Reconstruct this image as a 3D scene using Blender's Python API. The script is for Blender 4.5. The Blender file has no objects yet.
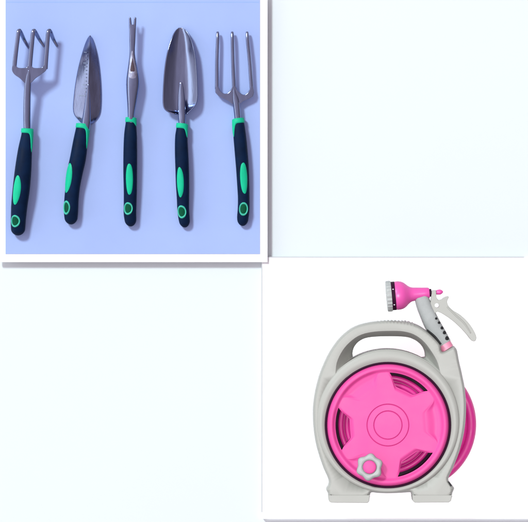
import bpy, bmesh, math
from mathutils import Vector, Matrix
from mathutils.geometry import tessellate_polygon

sc = bpy.context.scene
COL = sc.collection
S = 0.0013            # one unit of the layout grid is 1.3 mm
CAM_H = 8.0
HU = CAM_H / S
pi = math.pi

# ------------------------------------------------------------------ materials
def srgb(r, g, b):
    f = lambda c: (c / 12.92) if c <= 0.04045 else ((c + 0.055) / 1.055) ** 2.4
    return (f(r / 255), f(g / 255), f(b / 255))

def mat(name, col, rough=0.5, metallic=0.0, var=0.06, scale=60.0, bump=0.0, bscale=900.0,
        rvar=0.1, spec=0.5, coat=0.0, stretch=None, sss=0.0):
    m = bpy.data.materials.new(name)
    m.use_nodes = True
    nt = m.node_tree
    b = nt.nodes['Principled BSDF']
    tc = nt.nodes.new('ShaderNodeTexCoord')
    src = tc.outputs['Object']
    if stretch:
        mp = nt.nodes.new('ShaderNodeMapping')
        mp.inputs['Scale'].default_value = stretch
        nt.links.new(src, mp.inputs['Vector'])
        src = mp.outputs['Vector']
    n = nt.nodes.new('ShaderNodeTexNoise')
    n.inputs['Scale'].default_value = scale
    n.inputs['Detail'].default_value = 6.0
    nt.links.new(src, n.inputs['Vector'])
    r = nt.nodes.new('ShaderNodeMapRange')
    r.inputs['From Min'].default_value = 0.3
    r.inputs['From Max'].default_value = 0.7
    r.inputs['To Min'].default_value = 1.0 - var
    r.inputs['To Max'].default_value = 1.0 + var
    nt.links.new(n.outputs['Fac'], r.inputs['Value'])
    vm = nt.nodes.new('ShaderNodeVectorMath')
    vm.operation = 'SCALE'
    vm.inputs[0].default_value = col
    nt.links.new(r.outputs['Result'], vm.inputs['Scale'])
    nt.links.new(vm.outputs['Vector'], b.inputs['Base Color'])
    r2 = nt.nodes.new('ShaderNodeMapRange')
    r2.inputs['From Min'].default_value = 0.3
    r2.inputs['From Max'].default_value = 0.7
    r2.inputs['To Min'].default_value = max(0.02, rough - rvar)
    r2.inputs['To Max'].default_value = min(1.0, rough + rvar)
    nt.links.new(n.outputs['Fac'], r2.inputs['Value'])
    nt.links.new(r2.outputs['Result'], b.inputs['Roughness'])
    b.inputs['Metallic'].default_value = metallic
    b.inputs['Specular IOR Level'].default_value = spec
    b.inputs['Coat Weight'].default_value = coat
    if bump > 0:
        n2 = nt.nodes.new('ShaderNodeTexNoise')
        n2.inputs['Scale'].default_value = bscale
        n2.inputs['Detail'].default_value = 3.0
        nt.links.new(src, n2.inputs['Vector'])
        bp = nt.nodes.new('ShaderNodeBump')
        bp.inputs['Strength'].default_value = bump
        bp.inputs['Distance'].default_value = 0.0005
        nt.links.new(n2.outputs['Fac'], bp.inputs['Height'])
        nt.links.new(bp.outputs['Normal'], b.inputs['Normal'])
    return m

M = {}
M['table'] = mat('pale_cyan_surface', (0.737, 0.788, 0.795), 0.8, var=0.006, scale=3, spec=0.1, rvar=0.03)
M['card'] = mat('white_card_paper', (0.90, 0.90, 0.90), 0.8, var=0.006, scale=8, spec=0.1, rvar=0.03)
M['line'] = mat('grey_card_line', (0.55, 0.56, 0.57), 0.8, var=0.02, spec=0.1)
M['lilac'] = mat('lilac_sheet_paper', (0.360, 0.460, 0.780), 0.75, var=0.045, scale=9, spec=0.15, bump=0.12, bscale=900)
M['steel'] = mat('brushed_steel', (0.225, 0.26, 0.40), 0.18, metallic=1.0, var=0.12, scale=160, rvar=0.05,
                 bump=0.08, bscale=600, stretch=(1.0, 0.15, 1.0))
M['steel_worn'] = mat('dull_worn_steel', (0.215, 0.235, 0.36), 0.25, metallic=1.0, var=0.12, scale=160, rvar=0.08, bump=0.2, bscale=500, stretch=(1.0, 0.25, 1.0))
M['mark'] = mat('etched_mark', (0.26, 0.30, 0.40), 0.6, metallic=0.8, var=0.2, scale=400)
M['grip'] = mat('navy_rubber', (0.0013, 0.0105, 0.038), 0.55, spec=0.09, var=0.25, scale=80, bump=0.12, bscale=900, rvar=0.08)
M['green'] = mat('green_rubber', (0.004, 0.47, 0.25), 0.5, var=0.06, scale=80, bump=0.05, spec=0.2)
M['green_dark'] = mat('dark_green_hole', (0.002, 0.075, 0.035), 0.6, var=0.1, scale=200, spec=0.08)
M['green_pale'] = mat('pale_green_rim', (0.05, 0.47, 0.33), 0.5, var=0.06, scale=80, spec=0.2)
M['grey'] = mat('warm_grey_plastic', (0.258, 0.258, 0.236), 0.5, var=0.025, scale=25, bump=0.10, bscale=1400, rvar=0.05, spec=0.35)
M['grey2'] = mat('pale_grey_plastic', (0.270, 0.280, 0.273), 0.48, var=0.03, scale=25, bump=0.08, bscale=1400, rvar=0.05, spec=0.35)
M['grip_grey'] = mat('mid_grey_grip_plastic', (0.24, 0.25, 0.245), 0.5, var=0.12, scale=60, bump=0.6, bscale=1500, spec=0.3)
M['pink_gun'] = mat('bright_pink_plastic', (0.51, 0.060, 0.26), 0.38, var=0.02, scale=25, rvar=0.05, spec=0.4)
M['pink'] = mat('hot_pink_plastic', (0.50, 0.047, 0.212), 0.5, var=0.02, scale=25, bump=0.06, bscale=1200, rvar=0.05, spec=0.25)
M['hose'] = mat('pink_hose_rubber', (0.49, 0.017, 0.195), 0.5, var=0.05, scale=60, spec=0.4)
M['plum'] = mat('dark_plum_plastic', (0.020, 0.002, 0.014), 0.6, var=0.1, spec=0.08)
M['black'] = mat('gap_and_recess_black', (0.012, 0.012, 0.013), 0.6, var=0.1, spec=0.2)
M['white_dot'] = mat('white_paint_dot', (0.6, 0.6, 0.6), 0.6, var=0.02)

# ------------------------------------------------------------------ object helpers
class Ctx:
    """places grid coordinates (x right, y down, z up, in grid units) relative to a thing's base"""
    def __init__(self, base, href):
        self.k = 1.0 - href / HU
        self.base = self.w(*base)
    def w(self, x, y, z):
        return Vector(((x - 264) * S * self.k, -(y - 261) * S * self.k, z * S))

def thing(name, label, cat, ctx, group=None):
    o = bpy.data.objects.new(name, None)
    COL.objects.link(o)
    o.location = ctx.base
    o.empty_display_size = 0.02
    o['label'] = label
    o['category'] = cat
    if group:
        o['group'] = group
    return o

def mk(name, vf, m, ctx, parent, smooth=35, bevel=0.0, solid=0.0, segs=3, label=None, wn=False, keep=False):
    v, f = vf
    bm = bmesh.new()
    bv = [bm.verts.new(ctx.w(*p) - ctx.base) for p in v]
    for q in f:
        q2 = []
        for i in q:
            if not q2 or q2[-1] != i:
                q2.append(i)
        if len(q2) > 2 and q2[0] == q2[-1]:
            q2.pop()
        if len(set(q2)) < 3:
            continue
        try:
            bm.faces.new([bv[i] for i in q2])
        except ValueError:
            pass
    bmesh.ops.remove_doubles(bm, verts=bm.verts, dist=1e-6)
    bmesh.ops.recalc_face_normals(bm, faces=bm.faces)
    me = bpy.data.meshes.new(name)
    bm.to_mesh(me)
    bm.free()
    me.materials.append(m)
    for p in me.polygons:
        p.use_smooth = True
    me.set_sharp_from_angle(angle=math.radians(smooth))
    o = bpy.data.objects.new(name, me)
    COL.objects.link(o)
    if parent is not None:
        o.parent = parent
        if parent.type == 'MESH':
            pass
    else:
        o.location = ctx.base
    if solid:
        s = o.modifiers.new('solid', 'SOLIDIFY')
        s.thickness = solid * S
        s.offset = -1
    if bevel:
        b = o.modifiers.new('bevel', 'BEVEL')
        b.width = bevel * S
        b.segments = segs
        b.limit_method = 'ANGLE'
        b.angle_limit = math.radians(38)
        b.harden_normals = True
    elif wn:
        o.modifiers.new('wn', 'WEIGHTED_NORMAL')
    if label:
        o['label'] = label
    return o

# ------------------------------------------------------------------ shape helpers
def catmull(pts, per=8, closed=False):
    n = len(pts)
    out = []
    rng = range(n if closed else n - 1)
    d = len(pts[0])
    for i in rng:
        if closed:
            p0, p1, p2, p3 = pts[(i - 1) % n], pts[i], pts[(i + 1) % n], pts[(i + 2) % n]
        else:
            p1, p2 = pts[i], pts[i + 1]
            p0 = pts[i - 1] if i > 0 else tuple(2 * a - b for a, b in zip(p1, p2))
            p3 = pts[i + 2] if i + 2 < n else tuple(2 * b - a for a, b in zip(p1, p2))
        for j in range(per):
            t = j / per
            t2, t3 = t * t, t * t * t
            out.append(tuple(0.5 * ((2 * p1[k]) + (-p0[k] + p2[k]) * t + (2 * p0[k] - 5 * p1[k] + 4 * p2[k] - p3[k]) * t2
                                    + (-p0[k] + 3 * p1[k] - 3 * p2[k] + p3[k]) * t3) for k in range(d)))
    if not closed:
        out.append(tuple(pts[-1]))
    return out

def sgnpow(c, e):
    return math.copysign(abs(c) ** e, c)

class Loft:
    """sweep of (x,y,z,half width,half height) stations"""
    def __init__(self, pts, per=8, expo=2.0, r0=0.0, r1=0.0):
        d = catmull(pts, per)
        P = [Vector(p[:3]) for p in d]
        W = [max(p[3], 0.05) for p in d]
        H = [max(p[4], 0.05) for p in d]
        L = [0.0]
        for a, b in zip(P, P[1:]):
            L.append(L[-1] + (b - a).length)
        self.tot = L[-1]
        # extra stations near rounded ends
        s = set(L)
        for rr, e0 in ((r0, True), (r1, False)):
            if rr > 0:
                for q in range(1, 9):
                    x = rr * (1 - math.cos(q / 8 * pi / 2))
                    s.add(x if e0 else self.tot - x)
        self.s = sorted(s)
        self.raw = (P, W, H, L)
        self.r0, self.r1, self.expo = r0, r1, expo
    def at(self, s):
        P, W, H, L = self.raw
        s = min(max(s, 0.0), self.tot)
        i = 0
        while i < len(L) - 2 and L[i + 1] < s:
            i += 1
        t = (s - L[i]) / max(L[i + 1] - L[i], 1e-9)
        p = P[i].lerp(P[i + 1], t)
        w = W[i] + (W[i + 1] - W[i]) * t
        h = H[i] + (H[i + 1] - H[i]) * t
        i0, i1 = max(0, i - 1), min(len(P) - 1, i + 2)
        ta = (P[i + 1] - P[i0]).normalized()
        tb = (P[i1] - P[i]).normalized()
        T = ta.lerp(tb, t).normalized()
        f = 1.0
        if self.r0 > 0 and s < self.r0:
            f *= math.sqrt(max(0.0, 1 - (1 - s / self.r0) ** 2))
        if self.r1 > 0 and s > self.tot - self.r1:
            f *= math.sqrt(max(0.0, 1 - (1 - (self.tot - s) / self.r1) ** 2))
        f = max(f, 0.02)
        side = T.cross(Vector((0, 0, 1)))
        if side.length < 1e-4:
            side = Vector((1, 0, 0))
        side.normalize()
        if side.x < 0:
            side = -side
        up = side.cross(T).normalized()
        if up.z < 0:
            up = -up
        return p, w * f, h * f, side, up
    def surf(self, s, phi, off=0.0):
        p, w, h, side, up = self.at(s)
        e = 2.0 / self.expo
        return p + side * ((w + off) * sgnpow(math.cos(phi), e)) + up * ((h + off) * sgnpow(math.sin(phi), e))
    def mesh(self, n=28, s0=None, s1=None, off=0.0):
        st = [q for q in self.s if (s0 is None or q > s0) and (s1 is None or q < s1)]
        if s0 is not None:
            st = [s0] + st
        if s1 is not None:
            st = st + [s1]
        v, f = [], []
        for s in st:
            for j in range(n):
                v.append(tuple(self.surf(s, 2 * pi * j / n, off)))
        for i in range(len(st) - 1):
            for j in range(n):
                a, b = i * n + j, i * n + (j + 1) % n
                f.append((a, b, b + n, a + n))
        f.append(tuple(range(n)))
        f.append(tuple(range((len(st) - 1) * n, len(st) * n)))
        return v, f
    def phi_of(self, s, off):
        p, w, h, side, up = self.at(s)
        return math.acos(max(-0.97, min(0.97, off / w)))
    def s_of_y(self, y):
        P, W, H, L = self.raw
        best = min(range(len(P)), key=lambda i: abs(P[i].y - y))
        return L[best]
    def disc(self, s, phi, hs, hp, lift=0.6, rings=6, n=36, r_in=0.0, base=-0.4):
        """domed elliptical inlay lying on the swept surface"""
        v, f = [], []
        R = [r_in + (1 - r_in) * i / rings for i in range(rings + 1)]
        for r in R:
            u = (r - r_in) / (1 - r_in)
            if r_in > 0:
                h = base + (lift - base) * math.sin(pi * min(max(u, 0), 1)) ** 0.6
            else:
                h = lift - (lift - base) * (u ** 6)
            for j in range(n):
                a = 2 * pi * j / n
                v.append(tuple(self.surf(s + hs * r * math.cos(a), phi + hp * r * math.sin(a), h)))
        for i in range(rings):
            for j in range(n):
                a, b = i * n + j, i * n + (j + 1) % n
                f.append((a, b, b + n, a + n))
        if r_in == 0:
            pass
        return v, f

def merge(*vfs):
    V, F = [], []
    for v, f in vfs:
        o = len(V)
        V += v
        F += [tuple(i + o for i in q) for q in f]
    return V, F

def prism(outline, z0, z1):
    n = len(outline)
    v = [(x, y, z0) for x, y in outline] + [(x, y, z1) for x, y in outline]
    f = [tuple(range(n)), tuple(range(n, 2 * n))]
    f += [(i, (i + 1) % n, n + (i + 1) % n, n + i) for i in range(n)]
    return v, f

def lathe_z(cx, cy, prof, n=96, ecc=None, close=False):
    """profile (r,z) turned round a vertical axis; ecc(i) gives a per-station shift of the centre"""
    v, f = [], []
    for i, (r, z) in enumerate(prof):
        dx, dy = ecc(i) if ecc else (0, 0)
        for j in range(n):
            a = 2 * pi * j / n
            v.append((cx + dx + r * math.cos(a), cy + dy + r * math.sin(a), z))
    m = len(prof)
    for i in range(m if close else m - 1):
        for j in range(n):
            a, b = i * n + j, i * n + (j + 1) % n
            i2 = (i + 1) % m
            f.append((a, b, i2 * n + (j + 1) % n, i2 * n + j))
    return v, f

def lathe_axis(p0, p1, prof, n=48, mod=None):
    """profile (t along axis in units, r) round an arbitrary axis"""
    p0, p1 = Vector(p0), Vector(p1)
    A = (p1 - p0).normalized()
    U = A.cross(Vector((0, 0, 1))).normalized()
    W = A.cross(U).normalized()
    v, f = [], []
    for t, r in prof:
        for j in range(n):
            a = 2 * pi * j / n
            rr = r * (mod(t, a) if mod else 1.0)
            v.append(tuple(p0 + A * t + U * (rr * math.cos(a)) + W * (rr * math.sin(a))))
    for i in range(len(prof) - 1):
        for j in range(n):
            a, b = i * n + j, i * n + (j + 1) % n
            f.append((a, b, b + n, a + n))
    f.append(tuple(range(n)))
    f.append(tuple(range((len(prof) - 1) * n, len(prof) * n)))
    return v, f

def torus(cx, cy, z, R, r, n=120, k=20, tilt=0.0, sq=1.0):
    v, f = [], []
    for i in range(n):
        a = 2 * pi * i / n
        zz = z + tilt * math.cos(a + 0.6)
        for j in range(k):
            b = 2 * pi * j / k
            rr = R + r * math.cos(b)
            v.append((cx + rr * math.cos(a), cy + rr * math.sin(a), zz + r * sq * math.sin(b)))
    for i in range(n):
        for j in range(k):
            i2, j2 = (i + 1) % n, (j + 1) % k
            f.append((i * k + j, i2 * k + j, i2 * k + j2, i * k + j2))
    return v, f

def smooth01(x):
    x = min(max(x, 0.0), 1.0)
    return x * x * (3 - 2 * x)

def box(x0, x1, y0, y1, z0, z1):
    return prism([(x0, y0), (x1, y0), (x1, y1), (x0, y1)], z0, z1)

# ------------------------------------------------------------------ setting
cT = Ctx((264, 261, 0), 0)
t = mk('table_surface', ([(-4000, -4000, 0), (4500, -4000, 0), (4500, 4500, 0), (-4000, 4500, 0)], [(0, 1, 2, 3)]), M['table'], cT, None)
t['kind'] = 'structure'

# board that carries the five tools
BZ0, BZ1 = 5.9, 8.3
cB = Ctx((130, 131, 0), 6)
board = thing('mounting_board', 'square lilac board with a wide white border, under the five garden hand tools', 'board', cB)
mk('white_border', box(-1.5, 267.6, -6, 262.2, BZ0, BZ1), M['card'], cB, board, bevel=0.25)
mk('lilac_sheet', box(5.6, 259.9, -5, 254, BZ1 - 0.6, BZ1 + 0.35), M['lilac'], cB, board)
mk('sheet_line', box(6.4, 259.0, 2.0, 2.8, BZ1, BZ1 + 0.42), mat('lilac_line', (0.30, 0.43, 0.72), 0.8, var=0.02, spec=0.1), cB, board)
mk('backing_block', box(12, 248, 6, 244, 0.0, BZ0 + 0.2), M['card'], cB, board)
TZ = BZ1 + 0.4          # the tools lie on this level

# card under the hose reel
CZ = 5.5
cC = Ctx((396, 388, 0), 4)
card = thing('backing_card', 'plain white square card under the pink and grey hose reel', 'card', cC)
def rrect(x0, x1, y0, y1, r, n=6):
    out = []
    for cx, cy, a0 in ((x1 - r, y0 + r, -pi / 2), (x1 - r, y1 - r, 0), (x0 + r, y1 - r, pi / 2), (x0 + r, y0 + r, pi)):
        for i in range(n + 1):
            a = a0 + pi / 2 * i / n
            out.append((cx + r * math.cos(a), cy + r * math.sin(a)))
    return out
mk('white_sheet', prism(rrect(261.9, 530.0, 257.2, 518.8, 2.0), 0.0, CZ), M['card'], cC, card, bevel=0.2)
mk('edge_line', merge(box(261.5, 262.2, 264, 512, 0.2, CZ + 0.15), box(269, 524, 256.7, 257.5, 0.2, CZ + 0.15)), M['line'], cC, card)

# ------------------------------------------------------------------ the five hand tools
GROUP = 'garden hand tools laid out in a row'

def handle(root, ctx, sta, collar_s, tail, oval, ring, lift_top=0.0):
    """sta: (x centre, y, half width); tail: (side, length); oval/ring: (x, y, half length, half width)"""
    y0, y1 = sta[0][1], sta[-1][1]
    pts = []
    for x, y, w in sta:
        u = (y - y0) / (y1 - y0)
        h = w * (0.86 + 0.05 * math.sin(u * pi))
        pts.append((x, y, TZ + h + lift_top * (1 - u), w, h))
    L = Loft(pts, per=8, expo=2.25, r0=1.5, r1=6.0)
    g = mk('handle_grip', L.mesh(36), M['grip'], ctx, root, smooth=60)
    # green collar with a tongue running down one flank
    n = 40
    v, f = [], []
    side_phi = 0.35 if tail[0] > 0 else pi - 0.35
    rows = 14
    for i in range(rows + 1):
        for j in range(n):
            a = 2 * pi * j / n
            dphi = abs((a - side_phi + pi) % (2 * pi) - pi)
            ln = collar_s + tail[1] * math.exp(-(dphi / 0.48) ** 2)
            u = i / rows
            s = -0.6 + (ln + 0.6) * u
            off = 0.75 * (1 - u ** 8) - 0.25 * (u ** 8)
            if i == 0:
                off = -1.5
            p, w, h, sd, up = L.at(max(s, 1.4))
            q = L.surf(max(s, 1.4), a, off)
            if s < 1.4:
                _, _, _, _, _ = L.at(0)
                q = q + (L.at(0)[0] - L.at(1.4)[0]) * ((1.4 - s) / 1.4)
            v.append(tuple(q))
    for i in range(rows):
        for j in range(n):
            a, b = i * n + j, i * n + (j + 1) % n
            f.append((a, b, b + n, a + n))
    f.append(tuple(range(n)))
    mk('collar', (v, f), M['green'], ctx, g, smooth=60)
    def place(o):
        s = L.s_of_y(o[1])
        p, w, h, sd, up = L.at(s)
        off = (o[0] - p.x) / max(sd.x, 0.2)
        ph = L.phi_of(s, off)
        hp = o[3] / (w * max(0.45, math.sin(ph)))
        return s, ph, o[2], hp
    s, ph, hs, hp = place(oval)
    mk('grip_inlay', L.disc(s, ph, hs, hp, lift=0.7), M['green'], ctx, g, smooth=60)
    s, ph, hs, hp = place(ring)
    r = mk('hanging_eyelet', L.disc(s, ph, hs, hp, lift=0.9, r_in=0.66), M['green_pale'], ctx, g, smooth=60)
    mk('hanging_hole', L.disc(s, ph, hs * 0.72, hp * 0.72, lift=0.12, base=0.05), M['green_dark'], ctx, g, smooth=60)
    return L

# --- 1 three-pronged cultivator, hooked tines resting on the board
c1 = Ctx((18, 230, TZ), 12)
r1 = thing('hand_cultivator', 'three pronged cultivator with hooked tines, leftmost of the green and navy handled tools', 'hand rake', c1, GROUP)
LT = 9.5
handle(r1, c1, [(27.6, 129, 5.4), (27.2, 136, 5.8), (25.3, 150, 7.0), (23.6, 168, 8.2), (21.6, 188, 8.6), (19.6, 205, 8.2), (18.6, 218, 7.6), (18.2, 228, 7.2), (18.0, 235.5, 6.2)],
       4.5, (1, 20), (17.2, 189.5, 16, 4.2), (15.6, 220.5, 6.3, 4.6), lift_top=5)
HZ = TZ + 19
head = mk('rake_head', Loft([(27.5, 134, TZ + 10, 3.6, 3.4), (27.3, 118, TZ + 13.5, 3.7, 3.0), (27.6, 100, TZ + 16.8, 3.6, 2.6), (28.2, 88, HZ, 3.4, 2.2), (29, 78, HZ + .4, 2.8, 1.8), (29.8, 70, HZ + .4, 1.8, 1.2)], r1=1.5).mesh(24), M['steel'], c1, r1, smooth=60)
plate = catmull([(12.9, 66), (12.6, 71), (15.2, 75.2), (20.5, 79), (24.5, 83), (28, 85.5), (32.2, 83), (36.2, 79), (42.4, 74.6), (46.6, 71), (48, 66)], 6)
plate += [(44.2, 65.5)] + catmull([(44, 66), (42.6, 68), (38.5, 68.6), (34, 68.2), (32.0, 66)], 5) + catmull([(28.4, 66), (27, 68), (22.6, 68.6), (18.4, 68), (17.0, 66)], 5)
mk('web_plate', prism(plate, HZ - 1.6, HZ + 1.6), M['steel'], c1, head, bevel=0.9)
for xb, xt, tip in ((14.9, 19.0, (29.0, 48.8)), (30.3, 33.7, (44.2, 47.0)), (46.0, 48.9, (57.4, 46.8))):
    pts = [(xb, 70, HZ, 2.3, 1.6), (xb + (xt - xb) * .15, 62, HZ + .2, 2.3, 1.8), (xb + (xt - xb) * .55, 48, HZ + .6, 2.2, 1.8), (xt - .3, 36, HZ + .8, 2.2, 1.8),
           (xt + .4, 31.9, HZ + .2, 2.2, 1.8), (xt + 2.0, 32.4, HZ - 2.4, 2.0, 1.7),
           (xt + (tip[0] - xt) * .55, 32 + (tip[1] - 32) * .5, TZ + 7, 1.8, 1.4), (tip[0], tip[1], TZ + 1.0, 1.2, 0.9)]
    mk('tine', Loft(pts, per=8, expo=2.4, r0=0.8, r1=0.8).mesh(18), M['steel'], c1, head, smooth=60)

# --- 2 narrow transplanting trowel, ridge side up
c2 = Ctx((72, 220, TZ), 10)
r2 = thing('hand_trowel', 'narrow pointed transplanting trowel with a ridged back facing up, between cultivator and weeder', 'trowel', c2, GROUP)
handle(r2, c2, [(83.2, 124.5, 6.2), (82.4, 131, 6.8), (80.4, 143, 7.4), (78.2, 158, 8.0), (75.2, 172, 7.9), (73.0, 186, 7.3), (71.6, 200, 7.2), (71.2, 210, 7.2), (71.2, 218, 6.6), (71.6, 224.5, 5.4)],
       4.5, (1, 21), (68.0, 178.5, 16, 3.6), (66.6, 207.3, 7.0, 3.6))
def blade(rows, zfun, ncol=24):
    rows = catmull(rows, 6)
    v, f = [], []
    for i, (y, xl, xm, xr) in enumerate(rows):
        tt = i / (len(rows) - 1)
        for j in range(ncol + 1):
            c = -1 + 2 * j / ncol
            x = xm + c * (xm - xl) if c < 0 else xm + c * (xr - xm)
            v.append((x, y, zfun(c, tt)))
    for i in range(len(rows) - 1):
        for j in range(ncol):
            a = i * (ncol + 1) + j
            f.append((a, a + 1, a + ncol + 2, a + ncol + 1))
    return v, f
def z2(c, t):
    ridge = 7.2 * min(1.0, 0.35 + t * 2.2)
    a = abs(c)
    return TZ + 1.2 + ridge * (1 - a) ** 1.15 + 0.9 * a * (1 - a) * 2
rows2 = [(35.6, 89.5, 90.0, 90.5), (39, 87.2, 90.0, 92.8), (46, 84.3, 89.8, 95.3), (56, 81.3, 89.5, 97.8), (68, 78.2, 89.1, 99.6), (82, 75.6, 88.6, 100.9), (96, 73.8, 88.0, 101.4),
         (108, 73.0, 87.4, 101.0), (115, 74.4, 87.2, 99.6), (120, 78.4, 87.2, 96.4), (124, 82.4, 87.2, 92.6)]
b2 = mk('trowel_blade', blade(rows2, z2, 28), M['steel_worn'], c2, r2, smooth=50, solid=1.0)
mk('socket', Loft([(85.2, 131, TZ + 6.8, 4.6, 4.2), (86.4, 122, TZ + 7.6, 4.5, 3.6), (87.2, 112, TZ + 8.0, 3.6, 2.6), (88.0, 98, TZ + 8.4, 2.2, 1.4), (88.6, 84, TZ + 8.4, 0.8, 0.6)], r1=2).mesh(24), M['steel'], c2, b2, smooth=60)
ticks = []
for i in range(13):
    y = 52 + i * 3.6
    w = (3.0 if i % 3 == 0 else 1.6) + 0.7 * math.sin(i * 5.1)
    if i == 12:
        w = 7.5
    xm = 89.5 - (y - 56) * 0.027
    tt = 0.3
    x1 = xm - 2.6
    a0, a1 = x1 - w, x1
    half = 8.2 + (y - 52) * 0.13
    zz = lambda x, yy: TZ + 2.6 + 7.2 * (1 - abs(x - xm) / half) ** 1.0
    v = [(a0, y, zz(a0, y)), (a1, y + .3, zz(a1, y)), (a1, y + 1.0, zz(a1, y)), (a0, y + .8, zz(a0, y))]
    ticks.append((v, [(0, 1, 2, 3)]))
mk('depth_scale', merge(*ticks), M['mark'], c2, b2)

# --- 3 weeder with a forked tip
c3 = Ctx((131, 222, TZ), 12)
r3 = thing('hand_weeder', 'slim weeder with a small forked tip and a triangular slot, middle tool', 'weeder', c3, GROUP)
handle(r3, c3, [(131.2, 118, 4.8), (130.9, 124, 5.3), (130.6, 135, 6.4), (130.4, 152, 6.9), (130.3, 172, 6.9), (130.4, 190, 6.6), (130.2, 203, 6.4), (130.0, 213, 6.3), (130.5, 220, 5.9), (131, 226.5, 5.0)],
       4.8, (1, 4), (129.6, 179, 17, 3.8), (128.2, 208.8, 6.4, 4.5), lift_top=3)
WZ = TZ + 10
shaft = Loft([(131.2, 124, WZ - 1.5, 3.3, 3.3), (131.2, 115, WZ - .6, 3.4, 3.3), (131.9, 104, WZ, 4.6, 4.2), (132.5, 92, WZ + .4, 6.0, 5.0), (132.9, 85, WZ + .6, 6.6, 5.2), (133.0, 78, WZ + .9, 6.4, 4.8), (132.8, 68, WZ + 1.5, 4.8, 3.6),
              (132.5, 58, WZ + 2.2, 3.2, 2.4), (132.5, 50, WZ + 2.6, 2.7, 2.0), (132.6, 42, WZ + 3, 3.0, 1.8), (132.7, 32, WZ + 3.2, 3.3, 1.5), (132.75, 25, WZ + 3.4, 3.6, 1.3)], per=8, expo=2.2)
s3 = mk('weeder_shaft', shaft.mesh(32), M['steel'], c3, r3, smooth=60)
band = Loft([(132.85, 86.2, WZ + .55, 6.62, 5.3), (132.9, 84.2, WZ + .6, 6.75, 5.35)], per=4)
mk('shaft_band', band.mesh(32), M['steel'], c3, s3, smooth=40)
for sx, tx in ((131.0, 130.1), (134.6, 135.5)):
    mk('prong', Loft([(sx, 29, WZ + 3.3, 1.5, 1.3), (sx + (tx - sx) * .6, 23, WZ + 3.4, 1.35, 1.2), (tx, 17.6, WZ + 3.6, 1.1, 0.8)], per=6, r1=1.2).mesh(16), M['steel'], c3, s3, smooth=60)
# pale flat face with the triangular slot
def on_shaft(x, y, off):
    s = shaft.s_of_y(y)
    p, w, h, sd, up = shaft.at(s)
    c = max(-0.98, min(0.98, (x - p.x) / w))
    return (x, y, p.z + (h + off) * math.sqrt(max(0.0, 1 - abs(c) ** 2.2)) ** 1.0)
def on_patch(outline, off, sub=7, base=None):
    cx = sum(p[0] for p in outline) / len(outline)
    cy = sum(p[1] for p in outline) / len(outline)
    v, f, n = [], [], len(outline)
    for r in range(sub + 1):
        u = r / sub
        for x, y in outline:
            v.append(on_shaft(cx + (x - cx) * u, cy + (y - cy) * u, off * (1 - u ** 6) - 0.05))
    for r in range(sub):
        for j in range(n):
            a, b = r * n + j, r * n + (j + 1) % n
            f.append((a, b, b + n, a + n))
    return v, f
face_o = catmull([(132.6, 50.5), (134.6, 58), (136.6, 66), (137.8, 74), (136.6, 78), (132.8, 79.2), (129.0, 78), (127.9, 74), (129, 66), (130.8, 58)], 4, closed=True)
mk('slot_surround', on_patch(face_o, 0.35), mat('bright_steel', (0.42, 0.44, 0.58), 0.35, metallic=1.0, var=0.15, scale=150), c3, s3, smooth=60)
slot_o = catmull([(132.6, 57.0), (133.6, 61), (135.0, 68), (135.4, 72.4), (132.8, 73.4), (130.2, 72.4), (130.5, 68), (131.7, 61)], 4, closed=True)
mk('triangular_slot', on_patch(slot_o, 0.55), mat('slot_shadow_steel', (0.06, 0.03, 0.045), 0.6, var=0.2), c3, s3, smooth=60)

# --- 4 broad trowel, hollow side up
c4 = Ctx((184, 222, TZ), 11)
r4 = thing('hand_trowel', 'broad scoop trowel with a wide channelled blade, between weeder and straight fork', 'trowel', c4, GROUP)
handle(r4, c4, [(182.4, 124, 5.2), (181.8, 130, 5.6), (181.3, 138, 6.2), (181.6, 152, 6.7), (182.2, 168, 6.8), (182.6, 184, 6.7), (183.0, 198, 6.2), (183.2, 209, 5.9), (184.2, 219, 5.6), (185.4, 227.5, 4.6)],
       4.8, (1, 10), (180.2, 181.6, 16.5, 3.7), (181.7, 211.5, 6.6, 4.5), lift_top=2)
def z4(c, t):
    a = abs(c)
    k = min(1.0, t * 3.2)
    lip = 7.4 * k * max(0.0, (a - 0.27) / 0.73) ** 1.35
    # lower end of the blade is flatter
    lip *= 1 - 0.25 * smooth01((t - 0.75) / 0.25)
    return TZ + 3.0 - 1.5 * (1 - k) * 0 + 1.6 * t + lip
rows4 = [(27.8, 178.6, 180.3, 182.2), (30.5, 176.2, 180.8, 185.4), (36, 173.2, 181.0, 189.4), (46, 169.6, 181.1, 193.0), (58, 166.7, 181.1, 195.4), (72, 164.7, 181.1, 196.7), (86, 163.7, 181.1, 197.3), (97, 163.3, 181.2, 197.4),
         (104, 163.4, 181.3, 196.0), (108.5, 164.6, 181.4, 192.6), (111.5, 168.0, 181.5, 189.4), (113.8, 175.0, 181.6, 187.0)]
b4 = mk('trowel_blade', blade(rows4, z4, 48), M['steel'], c4, r4, smooth=24, solid=1.0)
mk('socket', Loft([(182.3, 130, TZ + 6.4, 3.7, 3.7), (182.1, 122, TZ + 6.8, 3.8, 3.5), (181.8, 113, TZ + 6.8, 3.9, 2.6), (181.5, 102, TZ + 6.2, 3.6, 1.8), (181.3, 90, TZ + 5.4, 2.6, 1.0), (181.2, 82, TZ + 4.8, 1.2, 0.5)], r1=2).mesh(24), M['steel'], c4, b4, smooth=60)

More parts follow.
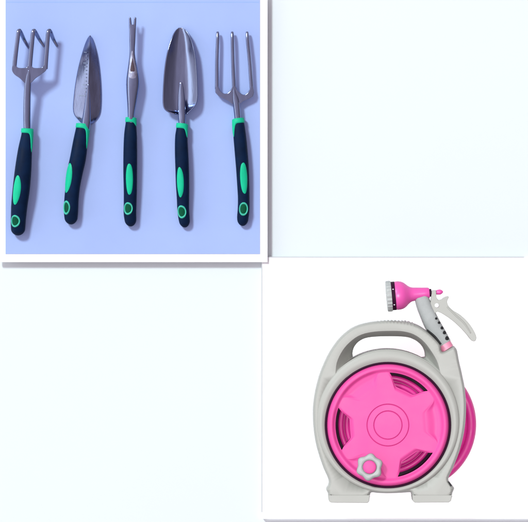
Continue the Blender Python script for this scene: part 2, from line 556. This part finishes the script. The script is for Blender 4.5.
# --- 5 straight three-tined fork
c5 = Ctx((244, 222, TZ), 10)
r5 = thing('hand_fork', 'fork with three long straight parallel tines, rightmost tool on the lilac board', 'hand fork', c5, GROUP)
handle(r5, c5, [(238.0, 119, 5.2), (238.6, 125, 5.8), (239.6, 135, 6.3), (241.0, 150, 6.5), (242.4, 168, 6.4), (243.2, 184, 6.1), (243.7, 198, 5.8), (243.6, 209, 5.9), (242.8, 218, 5.7), (242.8, 226, 4.7)],
       4.8, (-1, 14), (244.0, 179, 17, 3.9), (243.6, 209.5, 6.8, 4.5), lift_top=1)
FZ = TZ + 6.5
fh = mk('fork_head', Loft([(238.2, 126, TZ + 6.4, 3.3, 3.3), (237.6, 116, TZ + 6.8, 3.4, 3.2), (236.6, 106, TZ + 7, 3.5, 3.0), (235.6, 99, FZ + .4, 3.2, 2.4), (234.6, 93, FZ + .3, 2.0, 1.8), (234.1, 87, FZ + .2, 1.4, 1.2)], r1=1).mesh(24), M['steel'], c5, r5, smooth=60)
web = [(215.4, 86), (215.2, 92.6), (218.4, 96.2)] + catmull([(222, 98.3), (228, 101.4), (231.4, 104), (235.8, 106), (240.2, 104), (243.6, 101.6), (249, 99.2)], 5) + [(252.8, 97), (254.2, 92.8), (253.0, 86)]
web += catmull([(250.2, 86), (249.0, 90.6), (245.4, 94.6), (241.4, 94.0), (237.4, 90.0), (235.6, 86)], 5) + catmull([(232.4, 86), (230.8, 90), (227.2, 93.4), (223.4, 93.4), (220.0, 90.2), (218.4, 86)], 5)
mk('web_plate', prism(web, FZ - 1.5, FZ + 1.5), M['steel'], c5, fh, bevel=0.8)
for xt, xm, xb in ((217.7, 217.0, 216.9), (232.3, 232.8, 234.0), (247.2, 249.4, 251.6)):
    pts = [(xb, 90, FZ, 1.9, 1.5), (xb + (xm - xb) * .4, 78, FZ + .3, 1.85, 1.5), (xm, 60, FZ + 1.0, 1.75, 1.5), (xt + (xm - xt) * .2, 42, FZ + .6, 1.7, 1.4), (xt, 35, FZ - .4, 1.6, 1.3), (xt - .1, 31.8, FZ - 1.6, 1.2, 1.1)]
    mk('tine', Loft(pts, per=8, expo=2.4, r0=.8, r1=.8).mesh(18), M['steel'], c5, fh, smooth=60)

# ------------------------------------------------------------------ hose reel
F = 62.0                       # height of its front face above the table
cR = Ctx((388, 425, CZ), F)
reel = thing('hose_reel', 'round hot pink hose reel in a pale grey frame with a carrying handle', 'hose reel', cR)
CX, CY = 388.0, 425.0

def bump(i, n):
    return 0.0
outer_ctl = [(313.2, 409), (315.3, 392), (320, 374), (327.2, 357), (335.2, 344), (343.5, 334.6), (354.0, 327.2), (366, 323.2), (380, 321.2), (394, 320.8), (408, 322.2), (418, 325.6), (426, 330.4), (434, 337.2), (440.4, 344.6),
             (441.6, 350.4), (444.0, 351.6), (451.6, 347.8), (454.8, 347.2), (456.8, 349.6), (457.9, 354), (459.4, 362), (462.2, 374), (465.2, 390), (466.3, 409), (464.6, 430), (460, 450), (454.0, 466), (449.2, 476.5), (448.6, 480), (450.6, 483.4), (454.0, 487.6), (454.0, 489.6), (452.6, 493), (451.8, 496.6), (450.4, 497.4), (430, 497.6), (413.8, 497.4), (412.6, 496.4), (411.6, 493.4), (409.6, 492.4), (402, 492.9), (388, 493.4),
             (378, 493.0), (372.6, 492.4), (370.6, 493.4), (369.6, 496.4), (368.4, 497.4), (350, 497.6), (330.6, 497.4), (328.8, 496.4), (327.9, 493), (326.5, 490.4), (327.0, 488), (328.8, 484.6), (328.4, 479), (322.8, 466), (316.8, 447), (313.7, 428)]
outer = catmull(outer_ctl, 8, closed=True)
# finger ridges moulded on top of the handle
o2 = []
for x, y in outer:
    if 374 < x < 418 and y < 330:
        env = smooth01((x - 374) / 6) * smooth01((418 - x) / 6)
        y -= env * 0.65 * math.cos((x - 374) * 2 * pi / 3.6)
    o2.append((x, y))
def resample(loop, n, closed=True):
    P = [Vector(p) for p in loop]
    if closed:
        P = P + [P[0]]
    L = [0.0]
    for a, b in zip(P, P[1:]):
        L.append(L[-1] + (b - a).length)
    out = []
    i = 0
    m = n if closed else n - 1
    for k in range(n):
        s = L[-1] * k / m
        while i < len(L) - 2 and L[i + 1] < s:
            i += 1
        tt = (s - L[i]) / max(L[i + 1] - L[i], 1e-9)
        q = P[i].lerp(P[i + 1], min(tt, 1))
        out.append((q.x, q.y))
    return out
outer = o2
NO = len(outer)
def inset(loop, d):
    n = len(loop)
    area = sum(loop[i][0] * loop[(i + 1) % n][1] - loop[(i + 1) % n][0] * loop[i][1] for i in range(n))
    sg = 1 if area > 0 else -1
    out = []
    for i in range(n):
        a, b = Vector(loop[i - 3]), Vector(loop[(i + 3) % n])
        tv = (b - a).normalized()
        nv = Vector((-tv.y, tv.x)) * sg
        out.append((loop[i][0] + nv.x * d, loop[i][1] + nv.y * d))
    return out
# hollow behind the handle: rim of the hollow (A) and the see-through opening (B)
NT, NB = 44, 26
def arc(cx, cy, r, p, q, n):
    a0 = math.atan2(p[1] - cy, p[0] - cx)
    a1 = math.atan2(q[1] - cy, q[0] - cx)
    return [(cx + r * math.cos(a0 + (a1 - a0) * i / (n - 1)), cy + r * math.sin(a0 + (a1 - a0) * i / (n - 1))) for i in range(n)]
A_top = resample(catmull([(335.2, 374.0), (336.8, 362), (343, 349.6), (351.6, 340.4), (361, 334.6), (374, 331.6), (391, 330.8), (404, 331.4), (415, 334.8), (424.5, 342), (432, 352), (437.6, 362), (440.8, 373.6)], 8), NT, False)
A = A_top + arc(388, 421, 71.4, (440.8, 373.6), (335.2, 374.0), NB + 2)[1:-1]
B_top = resample(catmull([(353.4, 358.0), (352.9, 352.6), (355.2, 346.2), (361, 340.6), (370, 337.6), (388, 336.6), (406, 337.2), (415, 340.0), (421.6, 345), (425.4, 351.4), (426.2, 357.6)], 8), NT, False)
B = B_top + arc(388, 421, 71.8, (426.2, 357.6), (353.4, 358.0), NB + 2)[1:-1]
NA = len(A)
NW = 96
well = [(CX + 64.6 * math.cos(2 * pi * i / NW), CY + 64.6 * math.sin(2 * pi * i / NW)) for i in range(NW)]

def body_mesh():
    bm = bmesh.new()
    def ring(loop, z):
        return [bm.verts.new((x, y, z)) for x, y in loop]
    def bridge(r, q):
        n = len(r)
        for i in range(n):
            bm.faces.new((r[i], r[(i + 1) % n], q[(i + 1) % n], q[i]))
    def edges(r):
        out = []
        for i in range(len(r)):
            e = bm.edges.get((r[i], r[(i + 1) % len(r)]))
            out.append(e or bm.edges.new((r[i], r[(i + 1) % len(r)])))
        return out
    zb = 27.0
    prof = [(1.2, zb), (0.0, zb + 1.4), (0.0, F - 6.5), (0.35, F - 4.2), (1.0, F - 2.1), (1.9, F - 0.7), (2.9, F)]
    rs = [ring(inset(outer, d), z) for d, z in prof]
    for a, b in zip(rs, rs[1:]):
        bridge(a, b)
    # hollow: from rim A on the front face down the slope to opening B, then to the back
    def mixl(t):
        return [(ax + (bx - ax) * t, ay + (by - ay) * t) for (ax, ay), (bx, by) in zip(A, B)]
    hp = [(0.0, F), (0.03, F - 0.9), (0.10, F - 2.2), (0.22, F - 4.5), (0.5, F - 10.5), (0.8, F - 16), (0.94, F - 19.5), (1.0, F - 23), (1.0, zb)]
    hs = [ring(mixl(tt), z) for tt, z in hp]
    for a, b in zip(hs, hs[1:]):
        bridge(a, b)
    w0, w1 = ring(well, F), ring(well, zb)
    bridge(w0, w1)
    bmesh.ops.triangle_fill(bm, use_beauty=True, use_dissolve=False, edges=edges(rs[-1]) + edges(hs[0]) + edges(w0))
    bmesh.ops.triangle_fill(bm, use_beauty=True, use_dissolve=False, edges=edges(rs[0]) + edges(hs[-1]) + edges(w1))
    bm.verts.index_update()
    v = [tuple(q.co) for q in bm.verts]
    f = [tuple(w.index for w in q.verts) for q in bm.faces]
    bm.free()
    return v, f
body = mk('frame_body', body_mesh(), M['grey'], cR, reel, smooth=25, wn=True)

# rounded collar round the wheel, wider at the top than at the bottom
prof = []
for i in range(15):
    u = i / 14
    prof.append((u, F + 2.2 * math.sin(pi * (0.06 + 0.90 * u)) ** 0.7))
prof = [(0.0, F - 16)] + prof + [(1.0, F - 12)]
v, f = [], []
nn = 128
for u, z in prof:
    for j in range(nn):
        a = 2 * pi * j / nn
        v.append((CX + (63.2 + (71.2 - 63.2) * u) * math.cos(a), CY - 3.6 * u + (63.2 + (71.2 - 63.2) * u) * math.sin(a), z))
for i in range(len(prof) - 1):
    for j in range(nn):
        a, b = i * nn + j, i * nn + (j + 1) % nn
        f.append((a, b, b + nn, a + nn))
mk('wheel_collar', (v, f), M['grey'], cR, body, smooth=60)
mk('gap_shade_ring', torus(CX, CY, F - 1.0, 62.0, 1.5, sq=1.6), M['plum'], cR, body)  # dark ring added as painted shade in the gap round the wheel

# feet
fl = [(328.3, 495.0), (328.9, 501.2), (331, 502.6), (367.6, 502.8), (369.2, 501.2), (369.8, 495.0)]
fr = [(452.1, 495.0), (451.0, 500.8), (448.8, 502.3), (415, 502.6), (413.0, 501.2), (412.2, 495.0)]
for o_ in (fl, fr):
    ft = mk('foot', prism(o_, CZ, F + 0.14), M['grey'], cR, reel, bevel=0.6)
mk('foot_notch', prism([(447.6, 481.2), (449.4, 481.6), (452.4, 485.6), (450.2, 486.2)], F - 2.0, F + 0.25), M['black'], cR, body)

# wheel
def wheel_mesh():
    N = 360
    TH0 = math.radians(4.5)
    R1 = 52.6
    def rstar(th):
        d = (th - TH0 + pi / 6) % (pi / 3) - pi / 6        # 0 in the middle of each bay
        d = abs(math.degrees(d))
        base = 38.0 / math.cos(math.radians(min(d, 18)))
        g = smooth01((d - 12.5) / 12.5)
        return min(base + (R1 - 0.15 - base) * g ** 1.35, R1 - 0.15)
    def bay(th):
        return int(((th - TH0 + pi / 6) % (2 * pi)) // (pi / 3))
    def tip(th):
        d = abs((th - TH0 + pi / 6) % (pi / 3) - pi / 6)
        return smooth01((math.degrees(d) - 16) / 10)
    zt = F + 3.6
    inner = [0.01] + [i * 0.5 for i in range(1, 26)] + [13.0 + i * 0.22 for i in range(0, 11)] + [16.2, 17.4, 18.6] + [19.8 + i * 0.22 for i in range(0, 11)] + [23, 24]
    n2, n3, n4 = 26, 10, 12
    V, Fc = [], []
    cols = []
    for i in range(N):
        # image y runs down, so the angle is mirrored
        th = 2 * pi * i / N
        c, s = math.cos(th), -math.sin(th)
        rs = rstar(th)
        b = bay(th)
        slot = b in (1, 3, 5)
        tp = tip(th)
        col = []
        def add(r, z):
            V.append((CX + r * c, CY + r * s, z))
            col.append(len(V) - 1)
        for r in inner:
            g = 1.0 * math.exp(-((r - 14.1) / 0.34) ** 2) + 1.0 * math.exp(-((r - 20.9) / 0.34) ** 2)
            add(r, zt + 0.9 * (1 - (r / 24) ** 2) * 0.6 - g)
        for k in range(1, n2 + 1):
            u = k / n2
            u = 1 - (1 - u) ** 1.7
            r = 24 + (rs - 24) * u
            e = smooth01(1 - (rs - r) / 5.0)
            drop = (1.9 if slot else 0.25) * e ** 2 * (1 - tp)
            V_z = zt - 0.8 * ((r - 24) / 29) - drop
            add(r, V_z)
        i_edge = len(col) - 1
        z_edge = zt - 0.8 * ((rs - 24) / 29) - (1.9 if slot else 0.25) * (1 - tp)
        zpan = zt - 2.4
        zr0 = (zt - 0.8) * tp + (1 - tp) * ((zt - 1.6) if slot else (zpan + 0.6))
        for k in range(1, n3 + 1):
            u = k / n3
            r = rs + (R1 - rs) * u
            z = z_edge + (zpan - z_edge) * smooth01(u * 1.35) * (1 - tp)
            z = z + (zr0 - z) * smooth01((u - 0.55) / 0.45)
            add(r, z)
        i_r1 = len(col) - 1
        zc = F + 5.0
        for k in range(1, n4 + 1):
            u = k / n4
            r = R1 + (60.9 - R1) * u
            if u < 0.45:
                z = zr0 + (zc - zr0) * smooth01(u / 0.45)
            else:
                w = (u - 0.45) / 0.55
                z = zc - 4.6 * w ** 3.2
            add(r, z)
        add(61.0, F - 9)
        # wall stations for slots
        wa = wb = wc = wd = None
        if True:
            V.append((CX + (rs - .2) * c, CY + (rs - .2) * s, F - 8)); wa = len(V) - 1
            V.append((CX + (R1 + .2) * c, CY + (R1 + .2) * s, F - 8)); wb = len(V) - 1
        cols.append((col, i_edge, i_r1, slot and tp < 0.90, wa, wb))
    for i in range(N):
        c0, ie, ir, s0, wa0, wb0 = cols[i]
        c1_, _, _, s1, wa1, wb1 = cols[(i + 1) % N]
        open_ = s0 and s1
        for k in range(len(c0) - 1):
            if open_ and ie <= k < ir:
                continue
            Fc.append((c0[k], c1_[k], c1_[k + 1], c0[k + 1]))
        if open_:
            Fc.append((c0[ie], c1_[ie], wa1, wa0))
            Fc.append((c0[ir], c1_[ir], wb1, wb0))
        elif s0 != s1:
            q = cols[i] if s0 else cols[(i + 1) % N]
            Fc.append((q[0][ie], q[0][ir], q[5], q[4]))
    return V, Fc
wheel = mk('reel_wheel', wheel_mesh(), M['pink'], cR, reel, smooth=50)

# crank knob on the wheel
kx, ky = 369.4, 466.6
def lobes(k, off, z, n=96):
    out = []
    for j in range(n):
        a = 2 * pi * j / n
        r = (12.75 + 1.05 * math.cos(6 * (a - math.radians(37.2)))) * k + off
        out.append((kx + r * math.cos(a), ky + r * math.sin(a), z))
    return out
kz = F - 2.0
rings = [lobes(0.92, 0, kz), lobes(0.98, 0, kz + 8), lobes(1.0, 0, kz + 12), lobes(0.98, -.3, kz + 14), lobes(0.94, -.9, kz + 15.2), lobes(0.86, -1.4, kz + 15.6)]
circ = lambda r, z: [(kx + r * math.cos(2 * pi * j / 96), ky + r * math.sin(2 * pi * j / 96), z) for j in range(96)]
rings += [circ(8.2, kz + 15.4), circ(7.3, kz + 14.9), circ(6.9, kz + 13.5)]
v = [p for r in rings for p in r]
f = []
for i in range(len(rings) - 1):
    for j in range(96):
        a, b = i * 96 + j, i * 96 + (j + 1) % 96
        f.append((a, b, b + 96, a + 96))
f += [tuple(range(96)), tuple(range((len(rings) - 1) * 96, len(rings) * 96))]
knob = mk('crank_knob', (v, f), M['grey2'], cR, wheel, smooth=40)
mk('knob_cap', lathe_z(kx, ky, [(6.7, kz + 13), (6.6, kz + 15.0), (6.2, kz + 15.6), (5.4, kz + 15.9), (3, kz + 16.1), (0.05, kz + 16.2)], 64), M['pink'], cR, knob, smooth=50)

# spool and hose wound on it
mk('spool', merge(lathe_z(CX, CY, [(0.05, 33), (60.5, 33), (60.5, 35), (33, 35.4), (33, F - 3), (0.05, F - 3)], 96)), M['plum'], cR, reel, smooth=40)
turns = []
for R_, z_, tl in ((47.0, 47.0, 0.9), (40.8, 44.0, 1.2), (43.4, 40.0, 0.8), (36.6, 44, 0.5)):
    turns.append(torus(CX, CY, z_, R_, 2.65, tilt=tl, k=18))
for R_, z_, tl in ((62.0, CZ + 5.0, 0), (61.2, CZ + 13.4, 0.4), (52.8, CZ + 5.0, 0), (53.2, CZ + 13.6, 0.5), (44.5, CZ + 5.2, 0)):
    turns.append(torus(411.6, CY + .5, z_, R_, 4.4, tilt=tl, k=20))
mk('hose', merge(*turns), M['hose'], cR, reel, smooth=60)
mk('axle', lathe_z(CX, CY, [(0.05, CZ), (16, CZ), (16, 34), (0.05, 34)], 48), M['grey'], cR, reel, smooth=40)

# ------------------------------------------------------------------ spray gun standing in the holder of the reel
GZ = 46.0
cG = Ctx((446, 348, GZ), F - 6)
gun = thing('spray_gun', 'pink and grey hose spray gun with a trigger, seated in the holder on the reel', 'spray gun', cG)
p0, p1 = (386.6, 296.6, GZ), (430.2, 292.9, GZ)
barrel = mk('gun_barrel', lathe_axis(p0, p1, [(8.6, 10), (8.7, 14.0), (10.4, 14.35), (13, 14.3), (15.5, 13.8), (17.6, 12.9), (19.4, 11.6), (21.2, 9.9), (23, 8.4), (25, 7.3), (28, 6.7), (33, 6.25), (38, 5.8), (42.4, 5.4), (43.2, 5.0), (43.4, 3.5)], 56), M['pink_gun'], cG, gun, smooth=40)
dial = mk('spray_dial', lathe_axis(p0, p1, [(0.3, 11.6), (0.0, 12.6), (0.1, 14.4), (0.6, 15.0), (3.0, 15.15), (5.2, 15.0), (5.4, 12)], 120,
          mod=lambda t_, a: 1 + (0.022 * math.cos(24 * a) if 0.5 < t_ < 5.3 else 0)), M['grey2'], cG, gun, smooth=35)
band = mk('dial_band', lathe_axis(p0, p1, [(5.0, 11), (5.1, 14.35), (9.0, 14.35), (9.1, 11)], 64), M['plum'], cG, gun, smooth=40)
A_ = (Vector(p1) - Vector(p0)).normalized()
U_ = A_.cross(Vector((0, 0, 1))).normalized()
W_ = A_.cross(U_).normalized()
for ang in (math.radians(215), math.radians(300), math.radians(320 + 180 - 98)):
    pass
def dot_on_band(tv, across, r=0.75):
    q = Vector(p0) + A_ * tv
    out, n = [], 16
    sgn = 1 if W_.z > 0 else -1
    zc = math.sqrt(14.35 ** 2 - across ** 2)
    cen = q + U_ * across
    vv = []
    for rr, hh in ((r, 0.0), (r * .9, .25), (0.01, .3)):
        for j in range(n):
            a = 2 * pi * j / n
            vv.append((cen.x + rr * math.cos(a), cen.y + rr * math.sin(a), GZ + math.sqrt(max(0, 14.35 ** 2 - (across + rr * math.sin(a)) ** 2)) + hh))
    ff = []
    for i in range(2):
        for j in range(n):
            a, b = i * n + j, i * n + (j + 1) % n
            ff.append((a, b, b + n, a + n))
    return vv, ff
s_u = 1 if U_.y > 0 else -1
mk('dial_mark', dot_on_band(7.0, -6.6 * s_u), M['white_dot'], cG, band)
mk('dial_mark', dot_on_band(7.0, 8.6 * s_u), M['white_dot'], cG, band)
mk('valve_collar', lathe_axis(p0, p1, [(43.0, 2), (43.1, 3.9), (45.3, 3.9), (45.4, 2)], 40), M['plum'], cG, gun, smooth=40)
stem = mk('valve_stem', lathe_axis((431.5, 292.9, GZ), (443.5, 291.8, GZ), [(0, 1.2), (5.5, 1.2)], 24), M['white_dot'], cG, gun, smooth=40)
mk('valve_knob', lathe_axis((436.2, 292.6, GZ), (443.5, 291.7, GZ), [(0, 1.4), (.3, 2.2), (2.0, 2.5), (4.0, 2.7), (5.6, 2.1), (7.0, 1.0), (7.4, 0.2)], 32), M['pink_gun'], cG, stem, smooth=50)

gl = Loft([(421.6, 297, GZ, 7.0, 5.4), (423.8, 304, GZ, 7.5, 5.6), (427.6, 313, GZ, 7.7, 6), (432.6, 324, GZ, 8.1, 6.4), (438.8, 335, GZ, 8.1, 6.4), (444.4, 344.2, GZ, 7.5, 6.2)], per=8, expo=2.6)
grip = mk('gun_grip', gl.mesh(36), M['grip_grey'], cG, gun, smooth=60)
bl = Loft([(444.0, 343.4, GZ, 7.0, 6.2), (446.2, 347.0, GZ, 7.0, 6.2), (447.6, 349.2, GZ, 6.9, 6.2)], per=5, expo=2.6)
mk('gun_coupling', bl.mesh(36, off=0.0), mat('soft_pink_plastic', (0.53, 0.17, 0.26), 0.45, var=0.03), cG, gun, smooth=60)
for x, y, r in ((436.4, 318.2, 1.4), (439.5, 322.6, 1.6), (442.3, 327.4, 1.8), (445.0, 332.6, 2.0), (447.6, 338.4, 2.3)):
    best = None
    for i in range(60):
        s = gl.tot * i / 59
        for j in range(1, 90):
            ph = pi * j / 90
            q = gl.surf(s, ph)
            d = (q.x - x) ** 2 + (q.y - y) ** 2
            if best is None or d < best[0]:
                best = (d, s, ph)
    _, s, ph = best
    hp = min(0.55, r / 7.0 / max(0.3, math.sin(ph)))
    mk('grip_hole', gl.disc(s, ph, r, hp, lift=0.25, base=-0.1, n=24), M['black'], cG, grip, smooth=60)
mk('gap_shade_strip', Loft([(427.0, 329.8, F - 5, 0.8, 2), (434.6, 336.6, F - 5, 1.2, 2), (441.0, 344.2, F - 5, 0.9, 2)], per=6).mesh(14), M['black'], cG, grip)  # black strip stands in for the shadow between reel handle and grip
trig = [(432.0, 290.4), (436.2, 290.2), (436.8, 297.5), (438.6, 300.2)] + catmull([(441.4, 299.6), (444.6, 297.4), (448.4, 296.2), (449.0, 297.6), (447.5, 301.2), (448.6, 305.6), (453.4, 310.6), (460.8, 315.2), (468.4, 322.4), (474.2, 331.0), (476.6, 337.2), (475.4, 341.0), (471.8, 340.6),
        (467.4, 335.2), (461.4, 328.6), (454.6, 322.2), (448.0, 317.2), (441.6, 313.2)], 5) + [(437.6, 311.6), (434.6, 313.8), (432.4, 309.4), (430.6, 303.4)]
tr = mk('trigger', prism(trig, GZ - 3.4, GZ + 3.8), M['grey'], cG, gun, bevel=2.0)
mk('trigger_rib', Loft([(447.0, 306.6, GZ + 3.6, .8, .7), (455.0, 314.6, GZ + 3.7, .9, .8), (464.4, 323.4, GZ + 3.7, .9, .8), (471.0, 333.4, GZ + 3.6, .7, .7)], per=8, r0=.8, r1=.8).mesh(14), M['grey'], cG, tr, smooth=60)
mk('pivot_pin', lathe_z(437.0, 305.4, [(2.1, GZ + 3), (2.1, GZ + 4.4), (1.7, GZ + 4.8), (0.05, GZ + 4.9)], 32), M['white_dot'], cG, tr, smooth=40)

# children were built in their thing's own frame: sub-parts share the same origin, so no offsets are needed

# ------------------------------------------------------------------ light
W = bpy.data.worlds.new('World')
sc.world = W
W.use_nodes = True
nt = W.node_tree
bg = nt.nodes['Background']
tc = nt.nodes.new('ShaderNodeTexCoord')
sx = nt.nodes.new('ShaderNodeSeparateXYZ')
nt.links.new(tc.outputs['Generated'], sx.inputs[0])
mr = nt.nodes.new('ShaderNodeMapRange')
mr.inputs['From Min'].default_value = -1.0
mr.inputs['From Max'].default_value = 1.0
nt.links.new(sx.outputs['X'], mr.inputs['Value'])
rp = nt.nodes.new('ShaderNodeValToRGB')
els = rp.color_ramp.elements
els[0].position, els[0].color = 0.0, (0.9, 0.84, 0.92, 1)
els[1].position, els[1].color = 1.0, (0.22, 0.18, 0.21, 1)
# bright band added on the left of the surroundings, for streaks on the steel
for pos, c_ in ((0.025, (1.0, 0.92, 1.0, 1)), (0.035, (2.5, 2.7, 2.8, 1)), (0.085, (2.5, 2.7, 2.8, 1)), (0.10, (1.0, 0.90, 1.0, 1)), (0.25, (0.86, 0.75, 0.84, 1)), (0.5, (0.70, 0.60, 0.69, 1)), (0.8, (0.52, 0.44, 0.50, 1))):
    e_ = els.new(pos)
    e_.color = c_
nt.links.new(mr.outputs['Result'], rp.inputs['Fac'])
nt.links.new(rp.outputs['Color'], bg.inputs['Color'])
bg.inputs['Strength'].default_value = 0.93

def lamp(name, kind, loc, target, energy, col, **kw):
    d = bpy.data.lights.new(name, kind)
    d.energy = energy
    d.color = col
    for k, vv in kw.items():
        setattr(d, k, vv)
    o = bpy.data.objects.new(name, d)
    COL.objects.link(o)
    o.location = loc
    o.rotation_euler = (Vector(target) - Vector(loc)).to_track_quat('-Z', 'Y').to_euler()
    return o
dv = Vector((-0.58, 0.72, 1.0)).normalized() * 14
lamp('softbox_lamp', 'AREA', dv, (0, 0, 0), 1730, (0.87, 1.0, 1.0), shape='DISK', size=2.5)
bx, by = (410 - 264) * S, -(393 - 261) * S
# added lamp above the reel, masked to its card to wash out shadows
LH = 9.0
bx, by = (388 - 264) * S, -(410 - 261) * S
o = lamp('added_reel_spot', 'SPOT', (bx, by, LH), (bx, by, 0), 2700, (1, 1, 1), spot_size=2 * math.atan(260 * S / LH), spot_blend=0.05, shadow_soft_size=0.004)
o.rotation_euler = (0, 0, 0)
ld = o.data
ld.use_nodes = True
ln = ld.node_tree
em = [n for n in ln.nodes if n.type == 'EMISSION'][0]
ltc = ln.nodes.new('ShaderNodeTexCoord')
lsx = ln.nodes.new('ShaderNodeSeparateXYZ')
ln.links.new(ltc.outputs['Normal'], lsx.inputs[0])
def beam_crop(axis, lo, hi):
    dvd = ln.nodes.new('ShaderNodeMath'); dvd.operation = 'DIVIDE'
    ln.links.new(lsx.outputs[axis], dvd.inputs[0])
    ab = ln.nodes.new('ShaderNodeMath'); ab.operation = 'ABSOLUTE'
    ln.links.new(lsx.outputs['Z'], ab.inputs[0])
    ln.links.new(ab.outputs[0], dvd.inputs[1])
    outs = []
    for edge, sg in ((lo, 1), (hi, -1)):
        m_ = ln.nodes.new('ShaderNodeMapRange')
        m_.inputs['From Min'].default_value = (edge - sg * 0.8) * S / LH
        m_.inputs['From Max'].default_value = (edge + sg * 0.8) * S / LH
        ln.links.new(dvd.outputs[0], m_.inputs['Value'])
        outs.append(m_.outputs['Result'])
    return outs
outs = beam_crop('X', -122.0, 190.0) + beam_crop('Y', -108.7, 142.0)
acc = None
for q in outs:
    if acc is None:
        acc = q
    else:
        mm = ln.nodes.new('ShaderNodeMath'); mm.operation = 'MULTIPLY'
        ln.links.new(acc, mm.inputs[0]); ln.links.new(q, mm.inputs[1])
        acc = mm.outputs[0]
ln.links.new(acc, em.inputs['Strength'])

# ------------------------------------------------------------------ camera
cd = bpy.data.cameras.new('camera')
cam = bpy.data.objects.new('camera', cd)
COL.objects.link(cam)
cam.location = (0, 0, CAM_H)
cd.sensor_fit = 'HORIZONTAL'
cd.sensor_width = 36
cd.lens = 36 * CAM_H / (528 * S)
cd.clip_start = 0.1
cd.clip_end = 100
sc.camera = cam

sc.view_settings.view_transform = 'Standard'
sc.view_settings.look = 'None'
sc.view_settings.exposure = 0.0
sc.view_settings.gamma = 1.0
